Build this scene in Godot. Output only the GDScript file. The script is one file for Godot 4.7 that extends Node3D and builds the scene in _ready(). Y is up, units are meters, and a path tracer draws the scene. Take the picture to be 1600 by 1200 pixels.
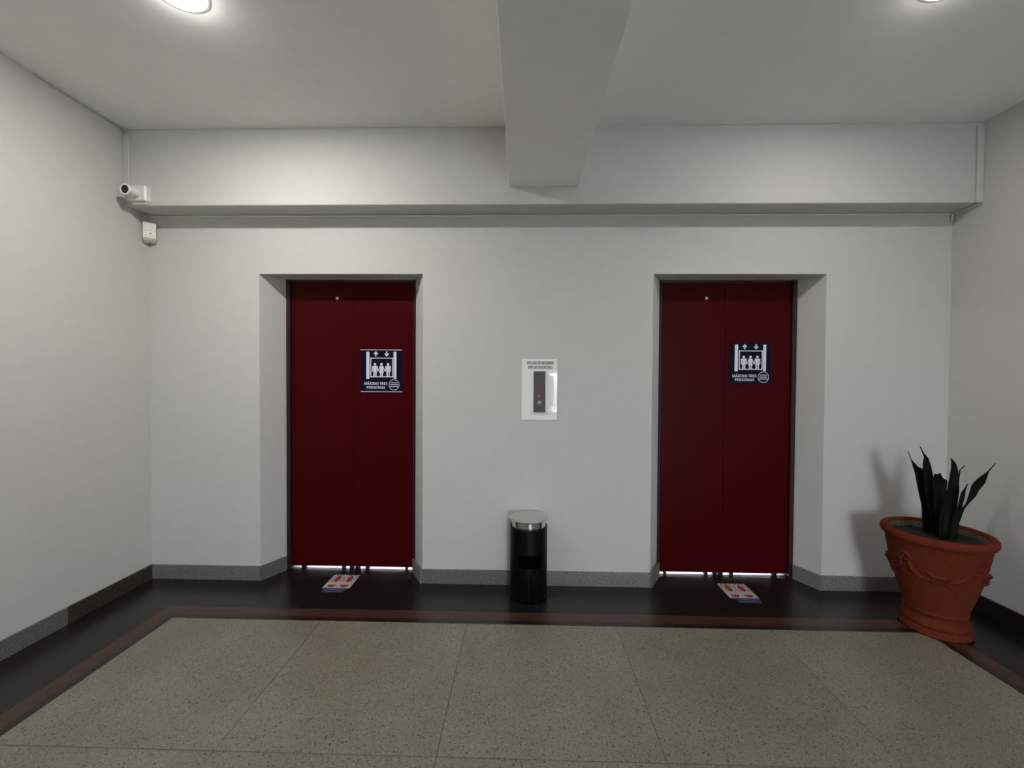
extends Node3D
# An old building's lobby with two lifts. x runs right, y up; the helper p() takes the depth from the lens as a positive number.

const LEFT := -2.543
const RIGHT := 2.785
const BACK := 2.838          # lift wall
const DOOR_PLANE := 3.028    # lift doors, set back in splayed reveals
const REAR := -4.0           # entrance wall behind the lens
const CEIL := 2.96
const BULK_FACE := 2.665     # front face of the bulkhead over the lift wall
const BULK_LOW := 2.477
const HEAD := 2.086          # top of the lift openings
const BASE_H := 0.097
# openings: outer left, outer right, door left, door right
const OPEN_A := [-1.784, -0.669, -1.696, -0.768]
const OPEN_B := [0.862, 1.989, 0.966, 1.910]
# entrance opening in the rear wall
const ENTRY := [0.56, 1.86, 2.35]
# lamp centres
const LAMP_Z := 1.715
const LAMP_L := -1.405
const LAMP_R := 1.667

var rng := RandomNumberGenerator.new()
var taken := {}
var M := {}


func _ready() -> void:
	rng.seed = 7
	camera_and_light()
	materials()
	shell()
	floors()
	baseboards()
	lift_door("door_1", OPEN_A, [-1.668, -1.6661, -1.600, -1.567, -1.303, -1.280, -1.247, -1.217, -1.205, -1.172, -1.130, -1.106, -0.840, -0.821, -0.784, -0.776], -1.216, Vector2(-1.334, 1.958), 0.028, 0.008)
	lift_door("door_2", OPEN_B, [0.974, 0.978, 1.017, 1.035, 1.306, 1.328, 1.365, 1.392, 1.402, 1.436, 1.486, 1.508, 1.782, 1.813, 1.876, 1.880], 1.424, Vector2(1.293, 1.962), 0.008, 0.03)
	lift_shaft("wall_shaft", OPEN_A)
	lift_shaft("wall_shaft", OPEN_B)
	entrance()
	ceiling_lamp(LAMP_L, 2.85, 3.0, "round white ceiling downlight left of the ceiling beam, near the camera wall")
	ceiling_lamp(LAMP_R, 1.3, 2.0, "round white ceiling downlight right of the ceiling beam, above the potted plant side")
	planter(Vector3(2.335, 0, -2.43))
	plant(Vector3(2.335, 0, -2.43))
	ash_bin(Vector3(0.047, 0, -2.703))
	lift_sign(Vector3(-1.158, 1.289, -DOOR_PLANE), true, "navy square lift sign with thin bright edge strips, on the left red door")
	lift_sign(Vector3(1.458, 1.361, -DOOR_PLANE), false, "navy square lift sign without edge strips, on the right red door")
	call_panel()
	floor_sticker(-1.312, 0.181, 2.934, 2.744, 0.0, -1.0, "white footprint floor sticker with red soles before the left lift door")
	floor_sticker(1.332, 0.184, 2.903, 2.709, 0.0, 1.0, "white footprint floor sticker with red soles before the right lift door")
	security_camera()
	motion_sensor()
	ducts()


# ---------------------------------------------------------------- camera, sky, exposure
func camera_and_light() -> void:
	var cam := Camera3D.new()
	cam.name = "camera"
	cam.transform = Transform3D(Basis(Vector3(0.999684, 0.005999, -0.024398), Vector3(-0.006406, 0.999841, -0.016648), Vector3(0.024294, 0.016799, 0.999564)), Vector3(0, 1.4, 0))
	cam.fov = rad_to_deg(2.0 * atan(600.0 / 662.48))
	cam.near = 0.05
	cam.far = 200.0
	add_child(cam)
	cam.current = true
	var sky_look := ProceduralSkyMaterial.new()
	sky_look.sky_top_color = Color(0.78, 0.84, 0.92)
	sky_look.sky_horizon_color = Color(0.93, 0.94, 0.94)
	sky_look.ground_horizon_color = Color(0.72, 0.72, 0.70)
	sky_look.ground_bottom_color = Color(0.6, 0.6, 0.58)
	sky_look.energy_multiplier = 24.0
	var sky := Sky.new()
	sky.sky_material = sky_look
	var env := Environment.new()
	env.background_mode = Environment.BG_SKY
	env.sky = sky
	env.tonemap_mode = Environment.TONE_MAPPER_LINEAR
	env.tonemap_exposure = 1.0
	env.sdfgi_enabled = true
	env.ssao_enabled = true
	env.ssil_enabled = true
	var we := WorldEnvironment.new()
	we.name = "world"
	we.environment = env
	add_child(we)


# ---------------------------------------------------------------- naming and geometry helpers
func p(x: float, y: float, depth: float) -> Vector3:
	return Vector3(x, y, -depth)


func numbered(called: String) -> String:
	if not taken.has(called):
		taken[called] = 0
		return called
	taken[called] += 1
	return "%s_%03d" % [called, taken[called]]


func thing(called: String, label: String, category: String, at := Vector3.ZERO, group := "") -> Node3D:
	var o := Node3D.new()
	o.name = numbered(called)
	o.position = at
	add_child(o)
	o.set_meta("label", label)
	o.set_meta("category", category)
	if group:
		o.set_meta("group", group)
	return o


func struct_root(called: String, at := Vector3.ZERO) -> Node3D:
	var o := Node3D.new()
	o.name = numbered(called)
	o.position = at
	add_child(o)
	o.set_meta("kind", "structure")
	return o


func put(called: String, mesh: Mesh, mat: Material, parent: Node3D = self, at := Vector3.ZERO) -> MeshInstance3D:
	var o := MeshInstance3D.new()
	o.name = numbered(called) if parent == self else called
	o.mesh = mesh
	o.material_override = mat
	o.position = at
	parent.add_child(o, true)
	if parent == self:
		o.set_meta("kind", "structure")
	return o


func start() -> SurfaceTool:
	var st := SurfaceTool.new()
	st.begin(Mesh.PRIMITIVE_TRIANGLES)
	st.set_smooth_group(-1)
	return st


func finish(st: SurfaceTool) -> ArrayMesh:
	st.generate_normals()
	return st.commit()


func tri(st: SurfaceTool, a: Vector3, b: Vector3, c: Vector3, out: Vector3) -> void:
	# clockwise seen from the side that «out» points to
	var pts := [a, b, c]
	if (c - a).cross(b - a).dot(out) < 0.0:
		pts = [a, c, b]
	for v in pts:
		st.set_uv(Vector2(v.x, v.y))
		st.add_vertex(v)


func quad(st: SurfaceTool, a: Vector3, b: Vector3, c: Vector3, d: Vector3, out: Vector3) -> void:
	tri(st, a, b, c, out)
	tri(st, a, c, d, out)


# a box with chamfered edges
func add_box(st: SurfaceTool, lo: Vector3, hi: Vector3, c := 0.0) -> void:
	var a := Vector3(minf(lo.x, hi.x), minf(lo.y, hi.y), minf(lo.z, hi.z))
	var b := Vector3(maxf(lo.x, hi.x), maxf(lo.y, hi.y), maxf(lo.z, hi.z))
	var m := (a + b) / 2.0
	var h := (b - a) / 2.0
	c = minf(c, minf(h.x, minf(h.y, h.z)) * 0.9)
	var e := h - Vector3(c, c, c)
	for axis in 3:
		var u := (axis + 1) % 3
		var v := (axis + 2) % 3
		for s in [-1.0, 1.0]:
			var q := []
			for k in [[-1, -1], [1, -1], [1, 1], [-1, 1]]:
				var x := Vector3.ZERO
				x[axis] = h[axis] * s
				x[u] = e[u] * k[0]
				x[v] = e[v] * k[1]
				q.append(m + x)
			var n := Vector3.ZERO
			n[axis] = s
			quad(st, q[0], q[1], q[2], q[3], n)
		if c > 0.0:
			for s in [-1.0, 1.0]:
				for t in [-1.0, 1.0]:
					var q := []
					for k in [[-1, 0], [1, 0], [1, 1], [-1, 1]]:
						var x := Vector3.ZERO
						x[axis] = e[axis] * k[0]
						x[u] = (h[u] if k[1] == 0 else e[u]) * s
						x[v] = (e[v] if k[1] == 0 else h[v]) * t
						q.append(m + x)
					var n := Vector3.ZERO
					n[u] = s
					n[v] = t
					quad(st, q[0], q[1], q[2], q[3], n)
	if c > 0.0:
		for sx in [-1.0, 1.0]:
			for sy in [-1.0, 1.0]:
				for sz in [-1.0, 1.0]:
					var s := Vector3(sx, sy, sz)
					tri(st, m + Vector3(h.x, e.y, e.z) * s, m + Vector3(e.x, h.y, e.z) * s, m + Vector3(e.x, e.y, h.z) * s, s)


func box(lo: Vector3, hi: Vector3, c := 0.0) -> ArrayMesh:
	var st := start()
	add_box(st, lo, hi, c)
	return finish(st)


# a polygon in plan (x, depth), drawn up from y0 to y1
func add_plan(st: SurfaceTool, plan: Array, y0: float, y1: float) -> void:
	var mid := Vector2.ZERO
	for q in plan:
		mid += q / plan.size()
	for k in plan.size():
		var a: Vector2 = plan[k]
		var b: Vector2 = plan[(k + 1) % plan.size()]
		var out := Vector3(((a + b) / 2.0 - mid).x, 0, -((a + b) / 2.0 - mid).y)
		quad(st, p(a.x, y0, a.y), p(b.x, y0, b.y), p(b.x, y1, b.y), p(a.x, y1, a.y), out)
	for k in range(1, plan.size() - 1):
		tri(st, p(plan[0].x, y1, plan[0].y), p(plan[k].x, y1, plan[k].y), p(plan[k + 1].x, y1, plan[k + 1].y), Vector3.UP)
		tri(st, p(plan[0].x, y0, plan[0].y), p(plan[k].x, y0, plan[k].y), p(plan[k + 1].x, y0, plan[k + 1].y), Vector3.DOWN)


# an outline in the x-y plane with thickness, its front towards +z
func add_flat(st: SurfaceTool, outline: PackedVector2Array, z0: float, z1: float) -> void:
	var idx := Geometry2D.triangulate_polygon(outline)
	for k in range(0, idx.size(), 3):
		var a := outline[idx[k]]
		var b := outline[idx[k + 1]]
		var c := outline[idx[k + 2]]
		tri(st, Vector3(a.x, a.y, z1), Vector3(b.x, b.y, z1), Vector3(c.x, c.y, z1), Vector3.BACK)
		tri(st, Vector3(a.x, a.y, z0), Vector3(b.x, b.y, z0), Vector3(c.x, c.y, z0), Vector3.FORWARD)
	var turn := -1.0 if Geometry2D.is_polygon_clockwise(outline) else 1.0
	for k in outline.size():
		var a := outline[k]
		var b := outline[(k + 1) % outline.size()]
		var d := b - a
		quad(st, Vector3(a.x, a.y, z0), Vector3(b.x, b.y, z0), Vector3(b.x, b.y, z1), Vector3(a.x, a.y, z1), Vector3(d.y, -d.x, 0) * turn)


func ring2d(c: Vector2, rx: float, ry: float, n: int, from := 0.0, to := TAU) -> PackedVector2Array:
	var o := PackedVector2Array()
	var closed := is_equal_approx(to - from, TAU)
	for k in n if closed else n + 1:
		var a := from + (to - from) * k / n
		o.append(c + Vector2(cos(a) * rx, sin(a) * ry))
	return o


# a profile of (radius, height), walked so that the outside lies to its right, turned round the y axis
func add_lathe(st: SurfaceTool, prof: Array, seg: int, at := Vector3.ZERO, basis := Basis()) -> void:
	var group := 0
	for k in prof.size() - 1:
		var a: Vector2 = prof[k]
		var b: Vector2 = prof[k + 1]
		if k > 0:
			var was: Vector2 = a - prof[k - 1]
			if absf(was.angle_to(b - a)) > 0.6:
				group += 1
		st.set_smooth_group(group % 30)
		var n := Vector2(b.y - a.y, a.x - b.x)
		for j in seg:
			var t0 := TAU * j / seg
			var t1 := TAU * (j + 1) / seg
			var d0 := Vector3(cos(t0), 0, sin(t0))
			var d1 := Vector3(cos(t1), 0, sin(t1))
			var dm := (d0 + d1).normalized()
			var out := basis * (dm * n.x + Vector3.UP * n.y)
			var q := [at + basis * (d0 * a.x + Vector3.UP * a.y), at + basis * (d1 * a.x + Vector3.UP * a.y), at + basis * (d1 * b.x + Vector3.UP * b.y), at + basis * (d0 * b.x + Vector3.UP * b.y)]
			if a.x > 1e-6:
				tri(st, q[0], q[1], q[2], out)
			if b.x > 1e-6:
				tri(st, q[0], q[2], q[3], out)
	st.set_smooth_group(-1)


func lathe(prof: Array, seg: int, at := Vector3.ZERO, basis := Basis()) -> ArrayMesh:
	var st := start()
	add_lathe(st, prof, seg, at, basis)
	return finish(st)


# a round bar along a path
func add_tube(st: SurfaceTool, path: Array, r: float, seg := 10) -> void:
	var rows := []
	for k in path.size():
		var d: Vector3 = (path[mini(k + 1, path.size() - 1)] - path[maxi(k - 1, 0)]).normalized()
		var s := d.cross(Vector3.UP if absf(d.y) < 0.9 else Vector3.RIGHT).normalized()
		var t := s.cross(d)
		var row := []
		for j in seg:
			row.append(path[k] + (s * cos(TAU * j / seg) + t * sin(TAU * j / seg)) * r)
		rows.append(row)
	st.set_smooth_group(0)
	for k in path.size() - 1:
		for j in seg:
			var j1 := (j + 1) % seg
			var out: Vector3 = (rows[k][j] + rows[k][j1]) / 2.0 - path[k]
			quad(st, rows[k][j], rows[k][j1], rows[k + 1][j1], rows[k + 1][j], out)
	st.set_smooth_group(-1)
	for e in [0, path.size() - 1]:
		var out: Vector3 = path[e] - path[1 if e == 0 else e - 1]
		for j in range(1, seg - 1):
			tri(st, rows[e][0], rows[e][j], rows[e][j + 1], out)


func lettering(called: String, words: String, mat: Material, parent: Node3D, centre: Vector3, width: float, height: float, thick := 0.1) -> void:
	var t := TextMesh.new()
	var f := SystemFont.new()
	f.font_names = PackedStringArray(["Droid Sans"])
	f.font_weight = 700
	t.font = f
	t.font_size = 48
	t.pixel_size = 0.001
	t.depth = 0.004
	t.text = words
	var b := t.get_aabb()
	var s := Vector3(width / b.size.x, height / b.size.y, thick)
	var o := put(called, t, mat, parent)
	o.transform = Transform3D(Basis.from_scale(s), centre - (b.position + b.size / 2.0) * s)


# ---------------------------------------------------------------- materials
func noise_tex(freq: float, low: Color, high: Color, size := 512, octaves := 4, noise_seed := 1) -> NoiseTexture2D:
	var n := FastNoiseLite.new()
	n.seed = noise_seed
	n.frequency = freq
	n.fractal_octaves = octaves
	var g := Gradient.new()
	g.set_color(0, low)
	g.set_color(1, high)
	var t := NoiseTexture2D.new()
	t.width = size
	t.height = size
	t.seamless = true
	t.noise = n
	t.color_ramp = g
	return t


func plain(c: Color, rough: float, metal := 0.0) -> StandardMaterial3D:
	var m := StandardMaterial3D.new()
	m.albedo_color = c
	m.roughness = rough
	m.metallic = metal
	return m


func grained(tex: Texture2D, rough: float, per_metre: float, tint := Color.WHITE, shift := Vector3.ZERO) -> StandardMaterial3D:
	var m := plain(tint, rough)
	m.albedo_texture = tex
	m.uv1_triplanar = true
	m.uv1_world_triplanar = true
	m.uv1_scale = Vector3.ONE * per_metre
	m.uv1_offset = shift
	return m


# polished agglomerate: a mottled ground with thousands of small stone chips pressed in
func chips(size: int, metres: float, ground: Array, stones: Array, count: int, largest_mm: float) -> ImageTexture:
	var n := FastNoiseLite.new()
	n.seed = 5
	n.frequency = 0.03
	n.fractal_octaves = 3
	var low := n.get_seamless_image(128, 128)
	var im := Image.create(128, 128, false, Image.FORMAT_RGBA8)
	for y in 128:
		for x in 128:
			var v := low.get_pixel(x, y).r
			im.set_pixel(x, y, (ground[0] as Color).lerp(ground[1], v))
	im.resize(size, size, Image.INTERPOLATE_CUBIC)
	var per_mm := size / (metres * 1000.0)
	for k in count:
		var c: Color = stones[rng.randi() % stones.size()]
		c = c.lerp(ground[0], rng.randf() * 0.55)
		var big := largest_mm * per_mm * pow(rng.randf(), 2.2) + 1.2
		var x := rng.randi_range(0, size)
		var y := rng.randi_range(0, size)
		for j in 1 if big < 2.5 else 3:
			var w := maxi(1, int(big * rng.randf_range(0.45, 1.0)))
			var h := maxi(1, int(big * rng.randf_range(0.45, 1.0)))
			im.fill_rect(Rect2i(x + rng.randi_range(-1, 1) * int(big / 3.0), y + rng.randi_range(-1, 1) * int(big / 3.0), w, h), c)
	im.generate_mipmaps()
	return ImageTexture.create_from_image(im)


func materials() -> void:
	var paint := noise_tex(0.02, Color(0.985, 0.985, 0.985), Color(1, 1, 1), 512, 5, 3)
	M.wall = grained(paint, 0.75, 0.9, Color(0.775, 0.769, 0.748))
	M.ceiling = grained(paint, 0.85, 0.7, Color(0.955, 0.95, 0.935))
	var terrazzo := chips(2048, 1.7, [Color(0.475, 0.450, 0.400), Color(0.525, 0.500, 0.448)], [Color(0.16, 0.135, 0.11), Color(0.27, 0.225, 0.18), Color(0.36, 0.325, 0.275), Color(0.42, 0.38, 0.31), Color(0.61, 0.59, 0.54), Color(0.57, 0.54, 0.49)], 110000, 4.6)
	M.terrazzo = []
	for k in 5:
		M.terrazzo.append(grained(terrazzo, 0.42, 1.0 / 1.7, Color(1, 1, 1) * [1.0, 0.99, 1.0, 0.985, 0.995][k], Vector3(0.137 * k, 0.31 * k, 0.233 * k)))
	var dark := chips(1024, 0.6, [Color(0.078, 0.074, 0.073), Color(0.11, 0.105, 0.10)], [Color(0.04, 0.04, 0.04), Color(0.16, 0.15, 0.145), Color(0.13, 0.115, 0.105)], 24000, 4.0)
	M.black_stone = grained(dark, 0.27, 1.0 / 0.6)
	var red := chips(1024, 0.6, [Color(0.245, 0.155, 0.13), Color(0.285, 0.18, 0.15)], [Color(0.17, 0.10, 0.085), Color(0.36, 0.25, 0.21), Color(0.22, 0.14, 0.12)], 24000, 4.0)
	M.red_stone = grained(red, 0.3, 1.0 / 0.6)
	M.brown_stone = grained(dark, 0.3, 1.0 / 0.6, Color(1.25, 1.0, 0.9))
	M.grout = plain(Color(0.20, 0.18, 0.155), 0.9)
	var stone := noise_tex(0.035, Color(0.36, 0.355, 0.34), Color(0.56, 0.55, 0.52), 512, 5, 21)
	M.skirting = []
	for k in 4:
		M.skirting.append(grained(stone, 0.4, 3.2, Color(0.93, 0.93, 0.92) * [1.0, 0.93, 1.05, 0.97][k], Vector3(0.37 * k, 0.21 * k, 0.11 * k)))
	M.skirting_dark = grained(stone, 0.4, 1.6, Color(0.50, 0.47, 0.41))
	M.skirting_black = grained(stone, 0.35, 1.6, Color(0.30, 0.28, 0.26))
	M.door = plain(Color(0.25, 0.008, 0.032), 0.32)
	M.door.metallic_specular = 0.22
	M.door_frame = plain(Color(0.15, 0.025, 0.032), 0.45)
	M.black = plain(Color(0.03, 0.03, 0.032), 0.4)
	M.bin_black = plain(Color(0.022, 0.022, 0.024), 0.42)
	M.bin_black.metallic_specular = 0.3
	M.chrome = plain(Color(0.86, 0.86, 0.85), 0.12, 1.0)
	M.steel = plain(Color(0.62, 0.61, 0.60), 0.3, 1.0)
	M.white_plastic = plain(Color(0.86, 0.86, 0.84), 0.4)
	M.cream_plastic = plain(Color(0.86, 0.84, 0.79), 0.45)
	M.cab_white = plain(Color(0.9, 0.9, 0.9), 0.6)
	M.navy = plain(Color(0.045, 0.05, 0.15), 0.35)
	M.navy.metallic_specular = 0.25
	M.print_white = plain(Color(0.86, 0.87, 0.92), 0.4)
	M.print_black = plain(Color(0.07, 0.07, 0.07), 0.5)


# ---------------------------------------------------------------- the room
func shell() -> void:
	put("wall_left", box(p(LEFT - 0.2, 0, 3.3), p(LEFT, CEIL, REAR - 0.2)), M.wall)
	put("wall_right", box(p(RIGHT, 0, 3.3), p(RIGHT + 0.2, CEIL, REAR - 0.2)), M.wall)
	var A := OPEN_A
	var B := OPEN_B
	var st := start()
	var far := 3.2
	add_plan(st, [Vector2(LEFT, BACK), Vector2(A[0], BACK), Vector2(A[2], DOOR_PLANE), Vector2(A[2], far), Vector2(LEFT, far)], 0, HEAD)
	add_plan(st, [Vector2(A[1], BACK), Vector2(B[0], BACK), Vector2(B[2], DOOR_PLANE), Vector2(B[2], far), Vector2(A[3], far), Vector2(A[3], DOOR_PLANE)], 0, HEAD)
	add_plan(st, [Vector2(B[1], BACK), Vector2(RIGHT, BACK), Vector2(RIGHT, far), Vector2(B[3], far), Vector2(B[3], DOOR_PLANE)], 0, HEAD)
	add_plan(st, [Vector2(LEFT, BACK), Vector2(RIGHT, BACK), Vector2(RIGHT, far), Vector2(LEFT, far)], HEAD, CEIL)
	put("wall_back", finish(st), M.wall)
	st = start()
	add_box(st, p(LEFT, 0, REAR), p(ENTRY[0], CEIL, REAR - 0.2))
	add_box(st, p(ENTRY[1], 0, REAR), p(RIGHT, CEIL, REAR - 0.2))
	add_box(st, p(ENTRY[0], ENTRY[2], REAR), p(ENTRY[1], CEIL, REAR - 0.2))
	put("wall_front", finish(st), M.wall)
	put("ceiling", box(p(LEFT - 0.2, CEIL, 3.3), p(RIGHT + 0.2, CEIL + 0.2, REAR - 0.2)), M.ceiling)
	put("ceiling_bulkhead", box(p(LEFT, BULK_LOW, BULK_FACE), p(RIGHT, CEIL, BACK), 0.004), M.wall)
	put("ceiling_beam", box(p(-0.089, 2.585, REAR), p(0.342, CEIL, BULK_FACE), 0.0012), M.ceiling)


func floors() -> void:
	var f := struct_root("floor")
	put("subfloor", box(p(LEFT - 0.2, -0.2, 3.3), p(RIGHT + 0.2, -0.03, REAR - 0.2)), M.grout, f)
	var xs := [-2.008, -1.140, -0.308, 0.537, 1.388, 2.239]
	var zs := [2.375, 1.530, 0.685, -0.160, -1.005, -1.850, -2.695, -3.540]
	var g := 0.0008
	put("joint_bed", box(p(xs[0], -0.03, zs[0]), p(xs[5], -0.003, zs[7])), M.grout, f)
	for i in 5:
		for j in 7:
			put("terrazzo_tile", box(p(xs[i] + g, -0.028, zs[j] - g), p(xs[i + 1] - g, 0, zs[j + 1] + g), 0.0008), M.terrazzo[rng.randi() % 5], f)
	# borders: brown line, red band, black band, round all four sides
	var cuts := [[0.0, 0.036, "brown_strip", M.brown_stone], [0.036, 0.122, "red_strip", M.red_stone]]
	for c in cuts:
		var a: float = c[0]
		var b: float = c[1]
		var x0: float = xs[0]
		var x1: float = xs[5]
		var z0: float = zs[0]
		var z1: float = zs[7]
		put(c[2], mitred([Vector2(x0 - a, z0 + a), Vector2(x1 + a, z0 + a), Vector2(x1 + b, z0 + b), Vector2(x0 - b, z0 + b)]), c[3], f)
		put(c[2], mitred([Vector2(x0 - a, z1 - a), Vector2(x1 + a, z1 - a), Vector2(x1 + b, z1 - b), Vector2(x0 - b, z1 - b)]), c[3], f)
		put(c[2], mitred([Vector2(x0 - a, z0 + a), Vector2(x0 - b, z0 + b), Vector2(x0 - b, z1 - b), Vector2(x0 - a, z1 - a)]), c[3], f)
		put(c[2], mitred([Vector2(x1 + a, z0 + a), Vector2(x1 + b, z0 + b), Vector2(x1 + b, z1 - b), Vector2(x1 + a, z1 - a)]), c[3], f)
	var e := 0.122
	var l: float = xs[0] - e
	var r: float = xs[5] + e
	var n: float = zs[0] + e
	var s: float = zs[7] - e
	put("black_strip", mitred([Vector2(l, n), Vector2(r, n), Vector2(RIGHT, n + RIGHT - r), Vector2(RIGHT, 3.22), Vector2(LEFT, 3.22), Vector2(LEFT, n + l - LEFT)]), M.black_stone, f)
	put("black_strip", mitred([Vector2(l, s), Vector2(r, s), Vector2(RIGHT, s), Vector2(RIGHT, REAR - 0.2), Vector2(LEFT, REAR - 0.2), Vector2(LEFT, s)]), M.black_stone, f)
	put("black_strip", mitred([Vector2(l, n), Vector2(LEFT, n + l - LEFT), Vector2(LEFT, s), Vector2(l, s)]), M.black_stone, f)
	put("black_strip", mitred([Vector2(r, n), Vector2(RIGHT, n + RIGHT - r), Vector2(RIGHT, s), Vector2(r, s)]), M.black_stone, f)


func mitred(plan: Array) -> ArrayMesh:
	var st := start()
	add_plan(st, plan, -0.03, 0.0)
	return finish(st)


func baseboards() -> void:
	var t := 0.012
	var left := struct_root("baseboard_left")
	var z := [BACK, 2.288, 1.62, 0.9, 0.2, -0.6, -1.4, -2.2, -3.0, REAR]
	for k in z.size() - 1:
		put("slab", box(p(LEFT, 0, z[k] - 0.0006), p(LEFT + t, BASE_H, z[k + 1] + 0.0006), 0.0015), M.skirting_dark if k == 0 else M.skirting[k % 4], left)
	var right := struct_root("baseboard_right")
	for k in z.size() - 1:
		put("slab", box(p(RIGHT - t, 0, z[k] - 0.0006), p(RIGHT, BASE_H, z[k + 1] + 0.0006), 0.0015), M.skirting_black, right)
	var back := struct_root("baseboard_back")
	var spans := [[LEFT + t, OPEN_A[0]], [OPEN_A[1], OPEN_B[0]], [OPEN_B[1], RIGHT - t]]
	var n := 0
	for s in spans:
		var parts := [s[0], s[1]]
		if n == 1:
			parts = [s[0], 0.07, s[1]]
		for k in parts.size() - 1:
			put("slab", box(p(parts[k] + 0.0005, 0, BACK), p(parts[k + 1] - 0.0005, BASE_H, BACK - t), 0.0015), M.skirting[(n + k) % 4], back)
		n += 1
	for o in [OPEN_A, OPEN_B]:
		for side in [0, 1]:
			var a := Vector2(o[side], BACK - t)
			var b := Vector2(o[side + 2], DOOR_PLANE - 0.03)
			var d := (b - a).normalized()
			var nrm := Vector2(d.y, -d.x) * (1.0 if side == 0 else -1.0)
			var st := start()
			add_plan(st, [a, b, b + nrm * t, a + nrm * t], 0, BASE_H)
			put("reveal_slab", finish(st), M.skirting[side + 1], back)


# ---------------------------------------------------------------- lift doors
func lift_door(called: String, o: Array, gaps: Array, seam: float, hole: Vector2, jamb_l: float, jamb_r: float) -> void:
	var d := struct_root(called)
	var z0 := DOOR_PLANE
	var z1 := DOOR_PLANE + 0.028
	put("jamb", box(p(o[2], 0, z0 - 0.022), p(o[2] + jamb_l, HEAD, z1 + 0.02), 0.002), M.door_frame, d)
	put("jamb", box(p(o[3] - jamb_r, 0, z0 - 0.022), p(o[3], HEAD, z1 + 0.02), 0.002), M.door_frame, d)
	put("header", box(p(o[2] + jamb_l, HEAD - 0.02, z0 - 0.01), p(o[3] - jamb_r, HEAD, z1 + 0.02), 0.002), M.door_frame, d)
	put("sill", box(p(o[2], -0.02, z0 + 0.002), p(o[3], 0.002, z1 + 0.09), 0.001), M.steel, d)
	var low := 0.017
	var la := put("leaf", box(p(o[2] + jamb_l, low, z0), p(seam - 0.0008, HEAD - 0.018, z1), 0.0012), M.door, d)
	put("leaf", box(p(seam + 0.0008, low, z0), p(o[3] - jamb_r, HEAD - 0.018, z1), 0.0012), M.door, d)
	put("meeting_strip", box(p(seam - 0.02, low, z1), p(seam + 0.02, HEAD - 0.018, z1 + 0.012), 0.002), M.door_frame, d)
	put("lock_plug", lathe([Vector2(0, -0.004), Vector2(0.010, -0.004), Vector2(0.010, 0.002), Vector2(0.007, 0.004), Vector2(0, 0.0045)], 20, p(hole.x, hole.y, z0), Basis(Vector3.RIGHT, PI / 2)), M.print_white, la)
	for k in range(0, gaps.size(), 2):
		put("door_guide", box(p(gaps[k], 0.0, z0 - 0.001), p(gaps[k + 1], low, z0 + 0.027), 0.003), M.black, d)


func lift_shaft(called: String, o: Array) -> void:
	# the lit car behind the doors: seen only as light in the slit over the sill
	var s := struct_root(called)
	var x0: float = o[2] - 0.1
	var x1: float = o[3] + 0.1
	var z0 := 3.2
	var z1 := 4.35
	put("car_floor", box(p(x0, -0.1, z0), p(x1, 0, z1)), M.cab_white, s)
	put("car_back", box(p(x0, 0, z1), p(x1, 2.3, z1 + 0.05)), M.cab_white, s)
	put("car_side", box(p(x0 - 0.05, -0.1, z0), p(x0, 2.3, z1 + 0.05)), M.cab_white, s)
	put("car_side", box(p(x1, -0.1, z0), p(x1 + 0.05, 2.3, z1 + 0.05)), M.cab_white, s)
	put("car_roof", box(p(x0 - 0.05, 2.3, z0), p(x1 + 0.05, 2.35, z1 + 0.05)), M.cab_white, s)
	var glow := plain(Color(1, 1, 1), 0.5)
	glow.emission_enabled = true
	glow.emission = Color(0.95, 0.95, 1.0)
	glow.emission_energy_multiplier = 3.0
	put("car_lamp", box(p((x0 + x1) / 2 - 0.3, 2.27, 3.5), p((x0 + x1) / 2 + 0.3, 2.3, 4.1), 0.004), glow, s)
	var l := AreaLight3D.new()
	l.name = "car_light"
	l.area_size = Vector2(0.58, 0.58)
	l.position = p((x0 + x1) / 2, 2.262, 3.8)
	l.rotation = Vector3(-PI / 2, 0, 0)
	l.light_color = Color(0.94, 0.95, 1.0)
	l.light_energy = 14.0
	l.area_range = 8.0
	l.area_attenuation = 2.0
	l.shadow_enabled = true
	s.add_child(l)


# ---------------------------------------------------------------- entrance behind the lens
func entrance() -> void:
	var d := struct_root("door_3")
	var x0: float = ENTRY[0]
	var x1: float = ENTRY[1]
	var zr := REAR - 0.1
	var metal := plain(Color(0.12, 0.12, 0.12), 0.4, 0.6)
	var st := start()
	add_box(st, p(x0, 0, zr - 0.03), p(x0 + 0.05, ENTRY[2], zr + 0.03), 0.003)
	add_box(st, p(x1 - 0.05, 0, zr - 0.03), p(x1, ENTRY[2], zr + 0.03), 0.003)
	add_box(st, p(x0, ENTRY[2] - 0.06, zr - 0.03), p(x1, ENTRY[2], zr + 0.03), 0.003)
	put("frame", finish(st), metal, d)
	# the street outside: pavement under an open sky
	var pave := grained(noise_tex(0.05, Color(0.62, 0.61, 0.58), Color(0.74, 0.73, 0.70), 256, 3, 33), 0.85, 0.5)
	put("pavement", box(p(-14, -0.35, REAR - 0.2), p(16, -0.02, REAR - 26.0)), pave)


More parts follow.
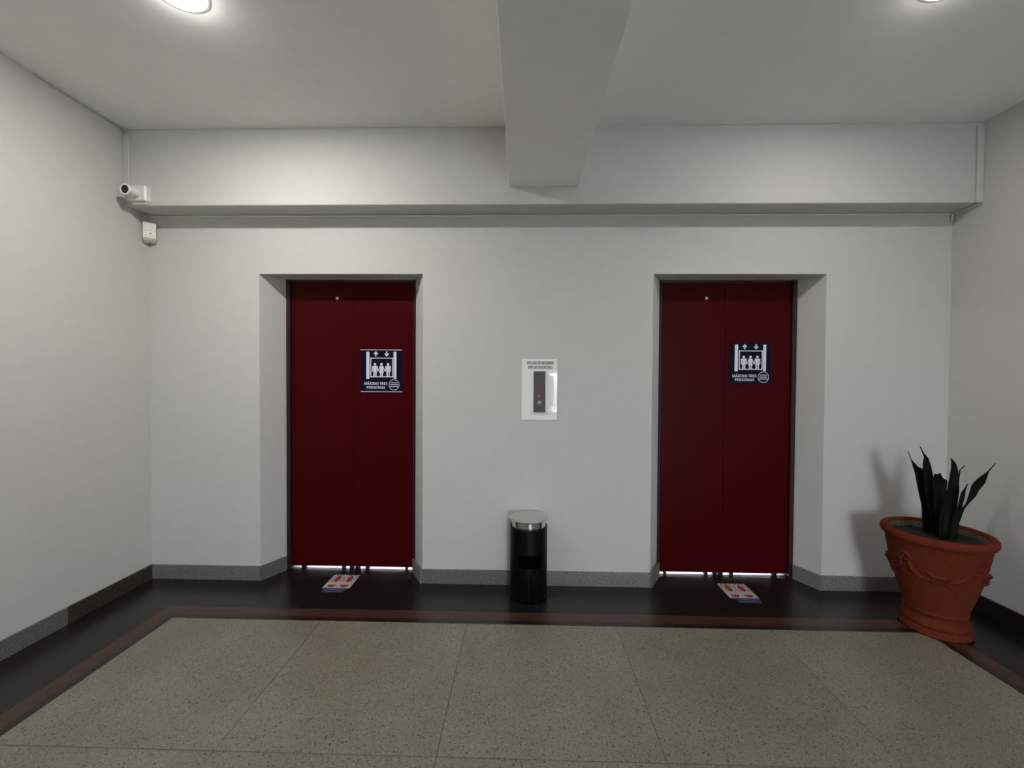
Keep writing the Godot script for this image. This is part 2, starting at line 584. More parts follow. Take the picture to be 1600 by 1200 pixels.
# ---------------------------------------------------------------- lamps
func ceiling_lamp(x: float, energy: float, seen: float, label: String) -> void:
	var t := thing("ceiling_lamp", label, "lamp", p(x, CEIL, LAMP_Z), "round downlights in the lobby ceiling")
	put("trim_ring", lathe([Vector2(0.096, -0.0022), Vector2(0.104, -0.0016), Vector2(0.110, -0.0002)], 48), M.white_plastic, t)
	var glow := plain(Color(1, 1, 1), 0.5)
	glow.emission_enabled = true
	glow.emission = Color(1.0, 0.985, 0.95)
	glow.emission_energy_multiplier = seen
	put("diffuser", lathe([Vector2(0.0, -0.026), Vector2(0.03, -0.025), Vector2(0.055, -0.022), Vector2(0.078, -0.016), Vector2(0.091, -0.009), Vector2(0.097, 0.0)], 48), glow, t)
	var bulb := OmniLight3D.new()
	bulb.name = "lamp_bulb"
	bulb.position = Vector3(0, -0.018, 0)
	bulb.light_size = 0.015
	bulb.light_color = Color(1.0, 0.995, 0.985)
	bulb.light_energy = energy * 0.03
	bulb.omni_range = 14.0
	bulb.omni_attenuation = 2.0
	bulb.shadow_enabled = true
	t.add_child(bulb)
	var l := AreaLight3D.new()
	l.name = "lamp_light"
	l.area_size = Vector2(0.125, 0.125)
	l.position = Vector3(0, -0.012, 0)
	l.rotation = Vector3(-PI / 2, 0, 0)
	l.light_color = Color(1.0, 0.995, 0.985)
	l.light_energy = energy
	l.area_range = 14.0
	l.area_attenuation = 2.0
	l.shadow_enabled = true
	t.add_child(l)


# ---------------------------------------------------------------- plant pot
const POT := [Vector2(0.0, 0.0), Vector2(0.147, 0.0), Vector2(0.153, 0.005), Vector2(0.155, 0.016), Vector2(0.152, 0.030), Vector2(0.146, 0.038), Vector2(0.139, 0.041), Vector2(0.139, 0.045), Vector2(0.146, 0.050), Vector2(0.147, 0.060), Vector2(0.144, 0.072), Vector2(0.136, 0.083), Vector2(0.130, 0.090), Vector2(0.127, 0.098), Vector2(0.128, 0.104), Vector2(0.134, 0.108), Vector2(0.1385, 0.114), Vector2(0.1385, 0.121), Vector2(0.135, 0.127), Vector2(0.135, 0.132)]


func pot_radius(y: float) -> float:
	var t := clampf((y - 0.132) / 0.368, 0.0, 1.0)
	return 0.134 + 0.086 * t + 0.010 * sin(t * PI)


func relief(angle: float, y: float, tilt: float, long: float, wide: float, high: float, point: float) -> ArrayMesh:
	# a low leaf or petal pressed on the side of the pot
	var st := start()
	st.set_smooth_group(0)
	var n := 10
	var rows := []
	for i in n + 1:
		var s := -1.0 + 2.0 * i / n
		var half := 1.6 * wide * pow(maxf(0.0, 1.0 - s * s), point)
		var row := []
		for j in 7:
			var q := -1.0 + 2.0 * j / 6.0
			var u := s * 1.25 * long * cos(tilt) - q * half * sin(tilt)
			var v := s * 1.25 * long * sin(tilt) + q * half * cos(tilt)
			var r := pot_radius(y + v)
			var lift := 2.3 * high * (1.0 - q * q) * sqrt(maxf(0.0, 1.0 - s * s)) - 0.0012
			var a := angle - u / r
			row.append(Vector3(cos(a) * (r + lift), y + v, sin(a) * (r + lift)))
		rows.append(row)
	for i in n:
		for j in 6:
			quad(st, rows[i][j], rows[i][j + 1], rows[i + 1][j + 1], rows[i + 1][j], rows[i][j] * Vector3(1, 0, 1))
	return finish(st)


func planter(at: Vector3) -> void:
	var t := thing("flower_pot", "terracotta flower pot with raised flower and leaf swags, on the floor in the right corner", "pot", at)
	var clay := grained(noise_tex(0.03, Color(0.35, 0.147, 0.097), Color(0.43, 0.195, 0.132), 512, 5, 14), 0.9, 2.2)
	clay.metallic_specular = 0.2
	var prof := POT.duplicate()
	for k in range(1, 13):
		var y := 0.132 + 0.368 * k / 12.0
		prof.append(Vector2(pot_radius(y), y))
	prof += [Vector2(0.224, 0.506), Vector2(0.233, 0.511), Vector2(0.2395, 0.520), Vector2(0.241, 0.532), Vector2(0.239, 0.545), Vector2(0.233, 0.553), Vector2(0.224, 0.556), Vector2(0.213, 0.555), Vector2(0.206, 0.549), Vector2(0.204, 0.540)]
	put("body", lathe(prof, 96), clay, t)
	put("inner_wall", lathe([Vector2(0.204, 0.5405), Vector2(0.200, 0.47)], 96), grained(noise_tex(0.05, Color(0.30, 0.25, 0.21), Color(0.47, 0.43, 0.38), 256, 3, 18), 0.9, 4.0), t).set_meta("label", "greyish inner wall of the pot")
	var soil := grained(noise_tex(0.08, Color(0.06, 0.045, 0.04), Color(0.13, 0.10, 0.085), 256, 4, 8), 0.95, 4.0)
	var st := start()
	st.set_smooth_group(0)
	var n := FastNoiseLite.new()
	n.seed = 4
	n.frequency = 22.0
	var rings := 9
	for i in rings:
		for j in 40:
			var q := []
			for c in [[i, j], [i, j + 1], [i + 1, j + 1], [i + 1, j]]:
				var r: float = 0.2025 * c[0] / rings
				var a: float = TAU * (c[1] % 40) / 40.0
				var v := Vector3(cos(a) * r, 0, sin(a) * r)
				v.y = 0.508 + 0.008 * n.get_noise_2d(v.x, v.z) + 0.006 * (1.0 - r / 0.2)
				q.append(v)
			quad(st, q[0], q[1], q[2], q[3], Vector3.UP)
	put("soil", finish(st), soil, t)
	# swags repeat round the pot: a five-petal flower, leaves to either side, a hanging rosette between them
	var front := atan2(2.43, -2.335) + 0.02
	for k in 4:
		var a := front + k * TAU / 4.0
		put("relief_petal", relief(a + 0.06, 0.357, -0.55, 0.020, 0.008, 0.008, 0.5), clay, t)
		put("relief_petal", relief(a - 0.10, 0.352, 0.15, 0.026, 0.009, 0.010, 0.5), clay, t)
		put("relief_petal", relief(a - 0.04, 0.335, -0.2, 0.022, 0.008, 0.007, 0.5), clay, t)
		put("relief_petal", relief(a - 0.02, 0.318, 0.7, 0.018, 0.007, 0.007, 0.5), clay, t)
		put("relief_petal", relief(a + 0.10, 0.325, 0.2, 0.022, 0.008, 0.007, 0.5), clay, t)
		put("relief_leaf", relief(a + 0.36, 0.338, -0.65, 0.030, 0.0075, 0.007, 0.8), clay, t)
		put("relief_leaf", relief(a + 0.42, 0.352, -0.75, 0.026, 0.0065, 0.007, 0.8), clay, t)
		put("relief_leaf", relief(a - 0.42, 0.343, 0.45, 0.040, 0.008, 0.008, 0.8), clay, t)
		put("relief_leaf", relief(a - 0.47, 0.327, 0.35, 0.042, 0.007, 0.006, 0.8), clay, t)
		put("relief_leaf", relief(a - 0.38, 0.300, -0.6, 0.034, 0.007, 0.006, 0.8), clay, t)
		put("relief_vine", relief(a + 0.24, 0.330, -0.15, 0.036, 0.004, 0.005, 0.8), clay, t)
		put("relief_vine", relief(a - 0.27, 0.322, 0.15, 0.036, 0.004, 0.005, 0.8), clay, t)
		var b := a + 0.60
		for j in 6:
			var w := TAU * j / 6.0
			put("relief_petal", relief(b - cos(w) * 0.022 / 0.21, 0.425 + sin(w) * 0.022, w + PI / 2, 0.014, 0.007, 0.009, 0.5), clay, t)
		put("relief_boss", relief(b, 0.425, 0.0, 0.010, 0.010, 0.008, 0.5), clay, t)
		put("relief_leaf", relief(b - 0.10, 0.385, -1.2, 0.028, 0.007, 0.006, 0.8), clay, t)
		put("relief_leaf", relief(b + 0.12, 0.382, -1.9, 0.028, 0.007, 0.006, 0.8), clay, t)


func leaf(rows: Array, depth: float, lean: float, bend: float) -> ArrayMesh:
	# rows: left x, left y, right x, right y; a thick blade with a channelled front
	var st := start()
	st.set_smooth_group(0)
	var count := rows.size() / 4
	var pts := []
	for i in count:
		var a := Vector2(rows[i * 4], rows[i * 4 + 1])
		var b := Vector2(rows[i * 4 + 2], rows[i * 4 + 3])
		var t := float(i) / (count - 1)
		var w := a.distance_to(b)
		var front := []
		var rear := []
		for j in 7:
			var q := j / 6.0
			var c := a.lerp(b, q)
			var z := depth + lean * t * t - bend * w * (1.0 - pow(2.0 * q - 1.0, 2.0))
			var thick := 0.0004 + 0.0024 * sqrt(maxf(0.0, 1.0 - pow(2.0 * q - 1.0, 2.0)))
			front.append(Vector3(c.x, c.y, z + thick))
			rear.append(Vector3(c.x, c.y, z - thick))
		pts.append([front, rear])
	for i in count - 1:
		for j in 6:
			quad(st, pts[i][0][j], pts[i][0][j + 1], pts[i + 1][0][j + 1], pts[i + 1][0][j], Vector3.BACK)
			quad(st, pts[i][1][j], pts[i][1][j + 1], pts[i + 1][1][j + 1], pts[i + 1][1][j], Vector3.FORWARD)
		quad(st, pts[i][0][0], pts[i][1][0], pts[i + 1][1][0], pts[i + 1][0][0], Vector3.LEFT)
		quad(st, pts[i][0][6], pts[i][1][6], pts[i + 1][1][6], pts[i + 1][0][6], Vector3.RIGHT)
	return finish(st)


func plant(at: Vector3) -> void:
	var t := thing("snake_plant", "dark green snake plant with ragged upright leaves growing in the terracotta pot", "plant", at)
	var green := grained(noise_tex(0.06, Color(0.055, 0.072, 0.042), Color(0.085, 0.11, 0.065), 256, 3, 12), 0.6, 5.0)
	green.metallic_specular = 0.2
	var s := Vector3.ZERO
	put("leaf", leaf([-0.032, 0.524, 0.030, 0.524, -0.042, 0.594, 0.028, 0.594, -0.061, 0.695, 0.005, 0.706, -0.087, 0.802, -0.012, 0.813, -0.101, 0.866, -0.046, 0.886, -0.121, 0.924, -0.087, 0.905, -0.131, 0.953, -0.126, 0.947, -0.148, 0.992, -0.147, 0.992], -0.03, 0.01, 0.16), green, t, s)
	put("leaf", leaf([-0.022, 0.524, 0.020, 0.524, -0.035, 0.592, 0.012, 0.593, -0.076, 0.765, -0.025, 0.765, -0.088, 0.86, -0.036, 0.861, -0.096, 0.928, -0.049, 0.914, -0.091, 0.966, -0.066, 0.959, -0.105, 0.999, -0.094, 0.99, -0.118, 1.027, -0.117, 1.027], 0.01, 0.01, 0.2), green, t, s)
	put("leaf", leaf([-0.040, 0.524, 0.004, 0.524, -0.05, 0.598, 0.001, 0.598, -0.058, 0.773, 0.009, 0.769, -0.065, 0.858, 0.013, 0.843, -0.06, 0.88, -0.005, 0.852, -0.042, 0.878, -0.019, 0.861, -0.034, 0.886, -0.034, 0.886], 0.04, 0.01, 0.22), green, t, s)
	put("leaf", leaf([0.022, 0.524, 0.055, 0.524, 0.021, 0.592, 0.067, 0.597, 0.023, 0.697, 0.093, 0.693, 0.035, 0.774, 0.104, 0.779, 0.052, 0.855, 0.103, 0.856, 0.062, 0.903, 0.101, 0.898, 0.068, 0.936, 0.094, 0.932, 0.071, 0.959, 0.073, 0.959], 0.02, -0.02, 0.18), green, t, s)
	put("leaf", leaf([0.085, 0.524, 0.095, 0.524, 0.119, 0.662, 0.126, 0.662, 0.136, 0.846, 0.142, 0.846, 0.142, 0.885, 0.149, 0.888, 0.163, 0.906, 0.167, 0.903, 0.18, 0.914, 0.18, 0.913], -0.02, -0.01, 0.1), green, t, s)
	put("leaf", leaf([0.018, 0.524, 0.060, 0.524, 0.028, 0.607, 0.074, 0.612, 0.062, 0.702, 0.083, 0.688, 0.077, 0.782, 0.098, 0.759, 0.085, 0.792, 0.099, 0.797, 0.105, 0.83, 0.106, 0.83], 0.05, 0.01, 0.2), green, t, s)
	put("leaf", leaf([0.105, 0.524, 0.122, 0.524, 0.126, 0.584, 0.147, 0.594, 0.157, 0.672, 0.171, 0.667, 0.177, 0.702, 0.187, 0.692, 0.188, 0.75, 0.228, 0.741, 0.198, 0.799, 0.241, 0.775, 0.207, 0.821, 0.271, 0.819, 0.228, 0.843, 0.279, 0.858, 0.256, 0.867, 0.28, 0.882, 0.273, 0.892, 0.279, 0.889, 0.304, 0.935, 0.305, 0.935], -0.02, 0.03, 0.2), green, t, s)
	put("leaf", leaf([-0.050, 0.524, 0.000, 0.524, -0.055, 0.599, -0.001, 0.602, -0.048, 0.688, 0.006, 0.689, -0.031, 0.744, -0.003, 0.735, -0.019, 0.782, -0.018, 0.782], 0.07, 0.01, 0.2), green, t, s)
	put("leaf", leaf([-0.022, 0.524, 0.045, 0.524, -0.034, 0.60, 0.050, 0.60, -0.038, 0.70, 0.052, 0.70, -0.024, 0.775, 0.040, 0.765, 0.006, 0.815, 0.007, 0.815], -0.05, -0.01, 0.12), green, t, s)
	put("leaf", leaf([0.030, 0.524, 0.105, 0.524, 0.028, 0.60, 0.118, 0.60, 0.045, 0.67, 0.118, 0.665, 0.075, 0.72, 0.108, 0.715, 0.094, 0.748, 0.095, 0.748], -0.045, 0.0, 0.12), green, t, s)


# ---------------------------------------------------------------- ash bin
func ash_bin(at: Vector3) -> void:
	var t := thing("ashtray_bin", "black cylindrical bin with chrome ashtray top, standing on the floor between the two lift doors", "bin", at)
	# a drum with a rectangular throw-in hole in its front, a dark liner inside
	var r := 0.119
	var top := 0.452
	var seg := 96
	var st := start()
	var ys := [0.006, 0.22, 0.30, top]
	st.set_smooth_group(1)
	for i in 3:
		for j in seg:
			var a0 := TAU * j / seg
			var a1 := TAU * (j + 1) / seg
			var mid := wrapf((a0 + a1) / 2.0 - PI / 2.0 + 0.02, -PI, PI)
			if i == 1 and absf(mid) < 0.62:
				continue
			var d0 := Vector3(cos(a0) * r, 0, sin(a0) * r)
			var d1 := Vector3(cos(a1) * r, 0, sin(a1) * r)
			quad(st, d0 + Vector3.UP * ys[i], d1 + Vector3.UP * ys[i], d1 + Vector3.UP * ys[i + 1], d0 + Vector3.UP * ys[i + 1], d0 + d1)
	st.set_smooth_group(-1)
	add_lathe(st, [Vector2(0, 0), Vector2(r - 0.006, 0), Vector2(r - 0.004, 0.003), Vector2(r, 0.006)], seg)
	add_lathe(st, [Vector2(r, top), Vector2(r - 0.003, top + 0.003), Vector2(r - 0.02, top + 0.003)], seg)
	put("drum", finish(st), M.bin_black, t)
	var dull := plain(Color(0.012, 0.012, 0.012), 1.0)
	dull.metallic_specular = 0.0
	put("liner", lathe([Vector2(r - 0.02, 0.01), Vector2(r - 0.02, top)], 64), dull, t)
	put("collar", lathe([Vector2(r - 0.012, top + 0.002), Vector2(r - 0.011, top + 0.006), Vector2(r - 0.014, top + 0.008), Vector2(r - 0.014, top + 0.040), Vector2(r - 0.011, top + 0.042)], 96), M.chrome, t)
	put("ash_bowl", lathe([Vector2(r - 0.011, top + 0.041), Vector2(0.117, top + 0.045), Vector2(0.124, top + 0.049), Vector2(0.126, top + 0.052), Vector2(0.123, top + 0.054), Vector2(0.112, top + 0.049), Vector2(0.085, top + 0.030), Vector2(0.05, top + 0.014), Vector2(0.02, top + 0.008), Vector2(0, top + 0.008)], 96), M.chrome, t)


# ---------------------------------------------------------------- signs on the doors
func lift_sign(at: Vector3, strips: bool, label: String) -> void:
	# «at» is the lower left corner on the door
	var w := 0.2925
	var h := 0.2975 if strips else 0.287
	var t := thing("lift_sign", label, "sign", at, "square lift capacity signs")
	put("plate", box(Vector3(0, 0, 0.0), Vector3(w, h, 0.003), 0.0006), M.navy, t)
	if strips:
		for y in [-0.003, h - 0.001]:
			put("edge_strip", box(Vector3(-0.004, y, 0), Vector3(w + 0.004, y + 0.004, 0.006), 0.001), M.white_plastic, t)
	var z0 := 0.0028
	var z1 := 0.0036
	var white: Material = M.print_white
	put("shaft_post", box(Vector3(0.122 * w, 0.305 * h, z0), Vector3(0.200 * w, 0.960 * h, z1)), white, t)
	put("shaft_post", box(Vector3(0.796 * w, 0.312 * h, z0), Vector3(0.866 * w, 0.960 * h, z1)), white, t)
	for k in 2:
		var cx := 0.357 if k == 0 else 0.627
		var s := 1.0 if k == 0 else -1.0
		var cy := 0.908
		var pts := PackedVector2Array()
		for q in [[0.0, 0.066], [0.052, 0.010], [0.052, -0.012], [0.016, -0.004], [0.016, -0.062], [-0.016, -0.062], [-0.016, -0.004], [-0.052, -0.012], [-0.052, 0.010]]:
			pts.append(Vector2((cx + q[0]) * w, (cy + q[1] * s) * h))
		var st := start()
		add_flat(st, pts, z0, z1)
		put("arrow", finish(st), white, t)
	var fr := start()
	var e := 0.022
	add_box(fr, Vector3(0.222 * w, 0.345 * h, z0), Vector3((0.222 + e) * w, 0.817 * h, z1))
	add_box(fr, Vector3((0.786 - e) * w, 0.345 * h, z0), Vector3(0.786 * w, 0.817 * h, z1))
	add_box(fr, Vector3((0.222 + e) * w, 0.345 * h, z0), Vector3((0.786 - e) * w, (0.345 + e) * h, z1))
	add_box(fr, Vector3((0.222 + e) * w, (0.817 - e) * h, z0), Vector3((0.786 - e) * w, 0.817 * h, z1))
	put("car_outline", finish(fr), white, t)
	for k in 3:
		var cx: float = [0.338, 0.497, 0.660][k]
		var st := start()
		add_flat(st, ring2d(Vector2(cx * w, 0.660 * h), 0.031 * w, 0.031 * h, 18), z0, z1)
		var half: Array
		if k == 1:
			half = [[0.022, 0.622], [0.045, 0.610], [0.092, 0.500], [0.074, 0.490], [0.040, 0.560], [0.036, 0.545], [0.058, 0.455], [0.034, 0.445], [0.034, 0.352], [0.006, 0.352], [0.006, 0.450]]
		else:
			half = [[0.050, 0.622], [0.068, 0.606], [0.070, 0.480], [0.050, 0.476], [0.046, 0.570], [0.040, 0.570], [0.040, 0.352], [0.007, 0.352], [0.007, 0.465]]
		var pts := PackedVector2Array()
		for q in half:
			pts.append(Vector2((cx + q[0]) * w, q[1] * h))
		for j in half.size():
			var q: Array = half[half.size() - 1 - j]
			pts.append(Vector2((cx - q[0]) * w, q[1] * h))
		add_flat(st, pts, z0, z1)
		put("passenger_figure", finish(st), white, t)
	lettering("lettering", "MÁXIMO TRES", white, t, Vector3(0.358 * w, 0.203 * h, z1), 0.570 * w, 0.085 * h)
	lettering("lettering", "PERSONAS", white, t, Vector3(0.360 * w, 0.098 * h, z1), 0.455 * w, 0.062 * h)
	var ring := start()
	var c := Vector2(0.809 * w, 0.163 * h)
	for k in 36:
		var a := TAU * k / 36.0
		var b := TAU * (k + 1) / 36.0
		add_flat(ring, PackedVector2Array([c + Vector2(cos(a), sin(a)) * 0.0385, c + Vector2(cos(b), sin(b)) * 0.0385, c + Vector2(cos(b), sin(b)) * 0.0352, c + Vector2(cos(a), sin(a)) * 0.0352]), z0, z1)
	put("round_seal", finish(ring), white, t)
	# three rows of print in the seal, too small in the photograph to read
	for k in 3:
		var y: float = c.y + [0.0145, 0.001, -0.0125][k]
		var half: float = [0.024, 0.028, 0.030][k]
		var st := start()
		var x := c.x - half
		while x < c.x + half - 0.002:
			var n := rng.randf_range(0.0035, 0.0055)
			add_box(st, Vector3(x, y - 0.0032, z0), Vector3(minf(x + n, c.x + half), y + 0.0032, z1))
			x += n + 0.0011
		put("seal_print", finish(st), white, t)


# ---------------------------------------------------------------- call panel
func call_panel() -> void:
	var t := thing("call_panel", "white call plate with fire notice and dark button strip, on the wall between the lifts", "panel", p(-0.0036, 1.1145, BACK))
	var w := 0.2357
	var h := 0.4051
	var acrylic := plain(Color(0.93, 0.93, 0.91), 0.025)
	# a thin sheet that has warped a little at its right side
	var st := start()
	st.set_smooth_group(0)
	var nx := 48
	var ny := 64
	var g := []
	for i in nx + 1:
		var col := []
		for j in ny + 1:
			var u := float(i) / nx
			var v := float(j) / ny
			var flat_rows := exp(-pow((v - 0.754) / 0.045, 2.0)) + exp(-pow((v - 0.186) / 0.045, 2.0))
			var outer := smoothstep(0.30, 0.36, absf(v - 0.47))
			var slope := lerpf(0.0135, 0.022, outer) * (1.0 - minf(flat_rows, 1.0))
			var past := maxf(0.0, u * w - 0.160)
			var z := 0.004 + slope * (past - 1.6 * (1.0 - outer) * maxf(0.0, past - 0.056))
			col.append(Vector3(u * w, v * h, z))
		g.append(col)
	for i in nx:
		for j in ny:
			quad(st, g[i][j], g[i + 1][j], g[i + 1][j + 1], g[i][j + 1], Vector3.BACK)
	st.set_smooth_group(-1)
	for j in ny:
		quad(st, g[0][j], g[0][j + 1], g[0][j + 1] * Vector3(1, 1, 0), g[0][j] * Vector3(1, 1, 0), Vector3.LEFT)
		quad(st, g[nx][j], g[nx][j + 1], g[nx][j + 1] * Vector3(1, 1, 0), g[nx][j] * Vector3(1, 1, 0), Vector3.RIGHT)
	for i in nx:
		quad(st, g[i][0], g[i + 1][0], g[i + 1][0] * Vector3(1, 1, 0), g[i][0] * Vector3(1, 1, 0), Vector3.DOWN)
		quad(st, g[i][ny], g[i + 1][ny], g[i + 1][ny] * Vector3(1, 1, 0), g[i][ny] * Vector3(1, 1, 0), Vector3.UP)
	put("plate", finish(st), acrylic, t)
	var z := 0.0045
	# a white rim stands proud round the button strip
	var fr := start()
	var x0 := 0.0795
	var x1 := 0.158
	var y0 := 0.0505
	var y1 := 0.3235
	add_box(fr, Vector3(x0 - 0.006, y0, 0.003), Vector3(x0, y1, 0.013), 0.0015)
	add_box(fr, Vector3(x1, y0, 0.003), Vector3(x1 + 0.006, y1, 0.013), 0.0015)
	add_box(fr, Vector3(x0 - 0.006, y1, 0.003), Vector3(x1 + 0.006, y1 + 0.005, 0.013), 0.0015)
	put("rim", finish(fr), M.white_plastic, t)
	put("ledge", box(Vector3(x0 - 0.026, y0 - 0.004, 0.003), Vector3(x1 + 0.018, y0 - 0.001, 0.012), 0.0008), M.white_plastic, t)
	var brushed := plain(Color(0.215, 0.175, 0.168), 0.42, 0.3)
	var strip := put("button_strip", box(Vector3(x0, y0, 0.003), Vector3(x1, y1, 0.0105), 0.001), brushed, t)
	strip.set_meta("label", "dark metal button strip")
	var x := (x0 + x1) / 2.0
	put("indicator", lathe([Vector2(0.0065, 0), Vector2(0.0065, 0.0015), Vector2(0.005, 0.003), Vector2(0, 0.003)], 20, Vector3(x - 0.002, 0.158, 0.0105), Basis(Vector3.RIGHT, PI / 2)), plain(Color(0.5, 0.46, 0.44), 0.4), strip)
	var button := put("button", box(Vector3(x - 0.0135, 0.103, 0.0105), Vector3(x + 0.0135, 0.129, 0.0135), 0.001), plain(Color(0.36, 0.32, 0.31), 0.35, 0.7), strip)
	button.set_meta("label", "square call button")
	var mark := start()
	for q in [[-0.008, 0.004, 0.004, 0.004], [0.0015, -0.001, 0.0065, 0.0055], [-0.006, -0.0065, 0.005, 0.0035]]:
		add_box(mark, Vector3(x + q[0], 0.116 + q[1], 0.0133), Vector3(x + q[0] + q[2], 0.116 + q[1] + q[3], 0.014))
	put("button_mark", finish(mark), plain(Color(0.72, 0.68, 0.66), 0.4), strip)
	lettering("lettering", "EN CASO DE INCENDIO", M.print_black, t, Vector3(0.1235, 0.380, z), 0.178, 0.0195, 0.7)
	lettering("lettering", "USE LAS ESCALERAS", M.print_black, t, Vector3(0.1235, 0.350, z), 0.163, 0.0195, 0.7)


# ---------------------------------------------------------------- footprint stickers
func floor_sticker(x: float, w: float, far: float, near: float, _turn: float, slip: float, label: String) -> void:
	var t := thing("floor_sticker", label, "sticker", p(x, 0, near), "footprint stickers on the dark floor")
	# laid out in x-y with y pointing away from the lens, then laid down flat
	var lay := Node3D.new()
	var h := far - near
	var flat := Basis(Vector3.RIGHT, -PI / 2)
	var white := plain(Color(0.70, 0.69, 0.69), 0.45)
	var red := plain(Color(0.62, 0.20, 0.13), 0.5)
	var grey := plain(Color(0.30, 0.24, 0.25), 0.5)
	var blue := plain(Color(0.13, 0.15, 0.27), 0.5)
	var pale := plain(Color(0.42, 0.44, 0.56), 0.5)
	lay.free()
	var outline := PackedVector2Array([Vector2(0, 0), Vector2(w, 0), Vector2(w, h - 0.012)])
	# a toothed far edge
	for k in 9:
		var a := w - w * k / 9.0
		outline.append(Vector2(a - 0.001, h))
		outline.append(Vector2(a - w / 9.0 * 0.5, h))
		outline.append(Vector2(a - w / 9.0 * 0.55, h - 0.012))
		outline.append(Vector2(a - w / 9.0 + 0.0005, h - 0.012))
	var st := start()
	add_flat(st, outline, 0.0, 0.0006)
	put("sheet", finish(st), white, t).basis = flat
	for k in 2:
		var cx := (0.27 if k == 0 else 0.74) * w
		var cy := 0.665 * h
		st = start()
		add_flat(st, ring2d(Vector2(cx, cy), 0.0205, 0.044, 24), 0.0004, 0.0010)
		put("sole_print", finish(st), red, t).basis = flat
		st = start()
		add_flat(st, ring2d(Vector2(cx - 0.002, 0.235 * h), 0.027, 0.037, 18, PI, TAU), 0.0004, 0.0010)
		put("heel_print", finish(st), red, t).basis = flat
		st = start()
		for j in 16:
			var a := -0.7 + (PI + 1.4) * j / 15.0
			var c := Vector2(cx, cy) + Vector2(cos(a) * 0.037, sin(a) * 0.061)
			add_flat(st, ring2d(c, 0.0040, 0.0062, 8), 0.0004, 0.0010)
		put("dotted_ring", finish(st), grey, t).basis = flat
	# the blue band with two lines of print that cannot be read in the photograph
	var b0 := 0.022 if slip < 0 else 0.03
	var bw := w * 0.84
	st = start()
	add_flat(st, PackedVector2Array([Vector2(b0 - 0.016, -0.0005), Vector2(b0, -0.058), Vector2(b0 + bw - 0.016, -0.058), Vector2(b0 + bw, -0.0005)]), 0.0, 0.0006)
	put("band", finish(st), blue, t).basis = flat
	for k in 2:
		st = start()
		var y := -0.018 - 0.022 * k
		var a := b0 + 0.008
		while a < b0 + bw - 0.026:
			var n := rng.randf_range(0.006, 0.012)
			add_box(st, Vector3(a, y - 0.006, 0.0004), Vector3(a + n, y + 0.004, 0.0010))
			a += n + 0.002
		put("band_print", finish(st), pale, t).basis = flat


# ---------------------------------------------------------------- camera, sensor, ducts
func security_camera() -> void:
	var t := thing("security_camera", "small white bullet security camera on a square box at the left end of the bulkhead", "camera", p(-2.427, 2.537, BULK_FACE))
	put("junction_box", box(Vector3(-0.058, -0.048, 0), Vector3(0.060, 0.050, 0.045), 0.006), M.white_plastic, t)
	put("box_lid", box(Vector3(-0.055, -0.045, 0.045), Vector3(0.057, 0.047, 0.050), 0.003), M.white_plastic, t)
	put("bracket", box(Vector3(-0.045, -0.060, 0.0), Vector3(0.050, -0.0485, 0.03), 0.004), M.white_plastic, t)
	var aim := Vector3(-0.02, -0.10, 1.0).normalized()
	var b := Basis(Quaternion(Vector3.UP, aim))
	var root := Vector3(0.002, 0.000, 0.05)
	put("barrel", lathe([Vector2(0.0, 0.0), Vector2(0.030, 0.0), Vector2(0.031, 0.004), Vector2(0.031, 0.052), Vector2(0.028, 0.055)], 32, root, b), M.white_plastic, t)
	put("barrel_seal", lathe([Vector2(0.027, 0.054), Vector2(0.027, 0.062)], 32, root, b), M.black, t)
	put("face_ring", lathe([Vector2(0.027, 0.060), Vector2(0.0325, 0.061), Vector2(0.034, 0.064), Vector2(0.034, 0.072), Vector2(0.031, 0.076), Vector2(0.025, 0.076), Vector2(0.0235, 0.072)], 32, root, b), M.white_plastic, t)
	put("lens_glass", lathe([Vector2(0.0245, 0.0722), Vector2(0.012, 0.0735), Vector2(0.0, 0.074)], 32, root, b), plain(Color(0.025, 0.022, 0.02), 0.1), t)


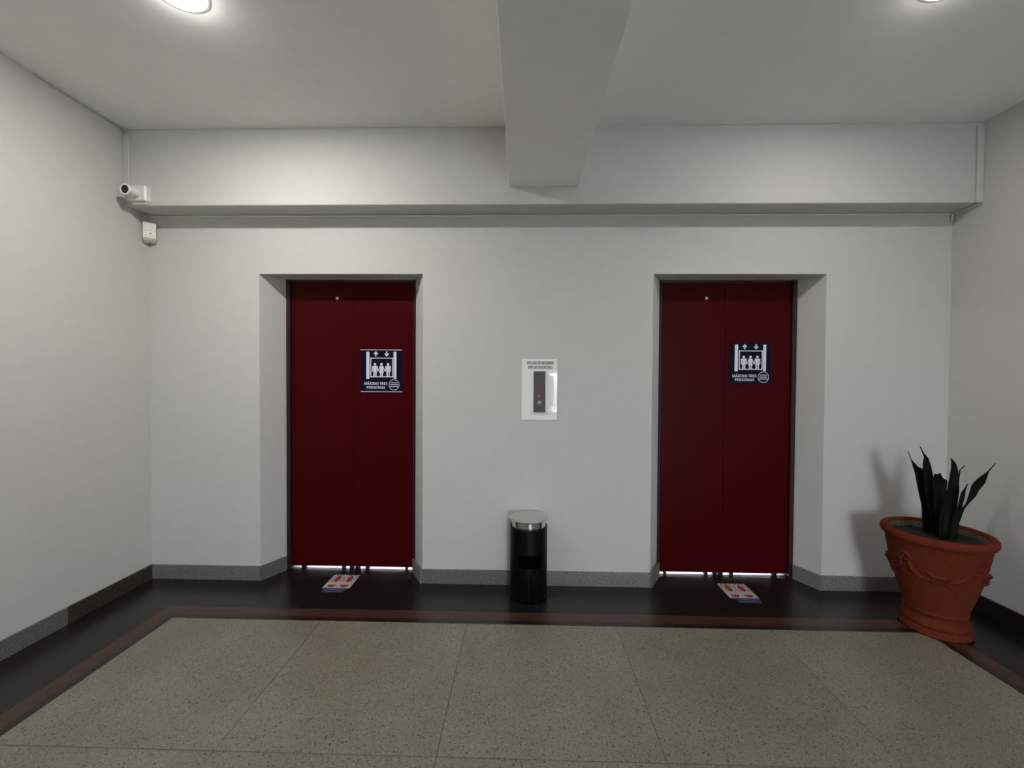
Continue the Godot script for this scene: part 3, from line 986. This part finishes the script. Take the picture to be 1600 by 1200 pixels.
func motion_sensor() -> void:
	var t := thing("motion_sensor", "small cream motion sensor box in the left wall corner below the security camera", "sensor", p(LEFT + 0.045, 2.36, BACK - 0.045))
	t.rotation.y = PI / 4 - 0.12
	var st := start()
	var w := 0.034
	# tapered body: straight front, undercut bottom
	var side := [Vector2(-0.042, 0.052), Vector2(0.018, 0.052), Vector2(0.024, 0.045), Vector2(0.024, -0.050), Vector2(0.012, -0.062), Vector2(-0.042, -0.072)]
	for k in side.size():
		var a: Vector2 = side[k]
		var b: Vector2 = side[(k + 1) % side.size()]
		quad(st, Vector3(-w, a.y, a.x), Vector3(w, a.y, a.x), Vector3(w, b.y, b.x), Vector3(-w, b.y, b.x), Vector3(0, a.x - b.x, b.y - a.y) * -1.0)
	for s in [-1.0, 1.0]:
		for k in range(1, side.size() - 1):
			tri(st, Vector3(w * s, side[0].y, side[0].x), Vector3(w * s, side[k].y, side[k].x), Vector3(w * s, side[k + 1].y, side[k + 1].x), Vector3(s, 0, 0))
	put("housing", finish(st), M.cream_plastic, t)
	put("lens_window", box(Vector3(-0.026, -0.004, 0.0235), Vector3(0.026, 0.040, 0.0255), 0.001), plain(Color(0.83, 0.82, 0.79), 0.3), t)
	put("led_hole", lathe([Vector2(0.0035, 0), Vector2(0.003, 0.001), Vector2(0, 0.001)], 14, Vector3(0.006, -0.020, 0.0242), Basis(Vector3.RIGHT, PI / 2)), M.black, t)


func ducts() -> void:
	var l := thing("cable_duct", "white upright cable duct in the left corner, from ceiling to security camera", "duct", p(LEFT, 0, BULK_FACE))
	put("upright_run", box(Vector3(0.0, 2.60, 0.0), Vector3(0.040, CEIL - 0.03, 0.014), 0.004), M.wall, l)
	var st := start()
	add_tube(st, [Vector3(0.02, 2.93, 0.007), Vector3(0.018, 2.945, 0.010), Vector3(0.012, 2.954, 0.02), Vector3(0.009, 2.956, 0.06), Vector3(0.009, 2.956, 0.5)], 0.006)
	put("ceiling_run", finish(st), M.wall, l)
	var r := thing("cable_duct", "white upright cable duct at the right end of the bulkhead, from ceiling down its face", "duct", p(RIGHT, 0, BULK_FACE))
	put("upright_run", box(Vector3(-0.040, BULK_LOW - 0.004, 0.0), Vector3(0.0, CEIL - 0.02, 0.014), 0.004), M.wall, r)
	var w := thing("cable_trunking", "thin pale cable trunking along the whole edge where the lift wall meets the bulkhead", "trunking", p(RIGHT, BULK_LOW - 0.0015, BULK_FACE))
	put("return_run", box(Vector3(-0.022, -0.012, 0.0), Vector3(0.0, 0.0, -0.161), 0.003), M.wall, w)
	put("wall_run", box(Vector3(LEFT - RIGHT + 0.02, -0.011, -0.173), Vector3(-0.0, 0.0, -0.161), 0.003), M.cream_plastic, w)
	st = start()
	add_tube(st, [Vector3(-0.012, -0.010, -0.163), Vector3(-0.013, -0.03, -0.163), Vector3(-0.016, -0.058, -0.165)], 0.007)
	put("drop_stub", finish(st), M.cream_plastic, w)
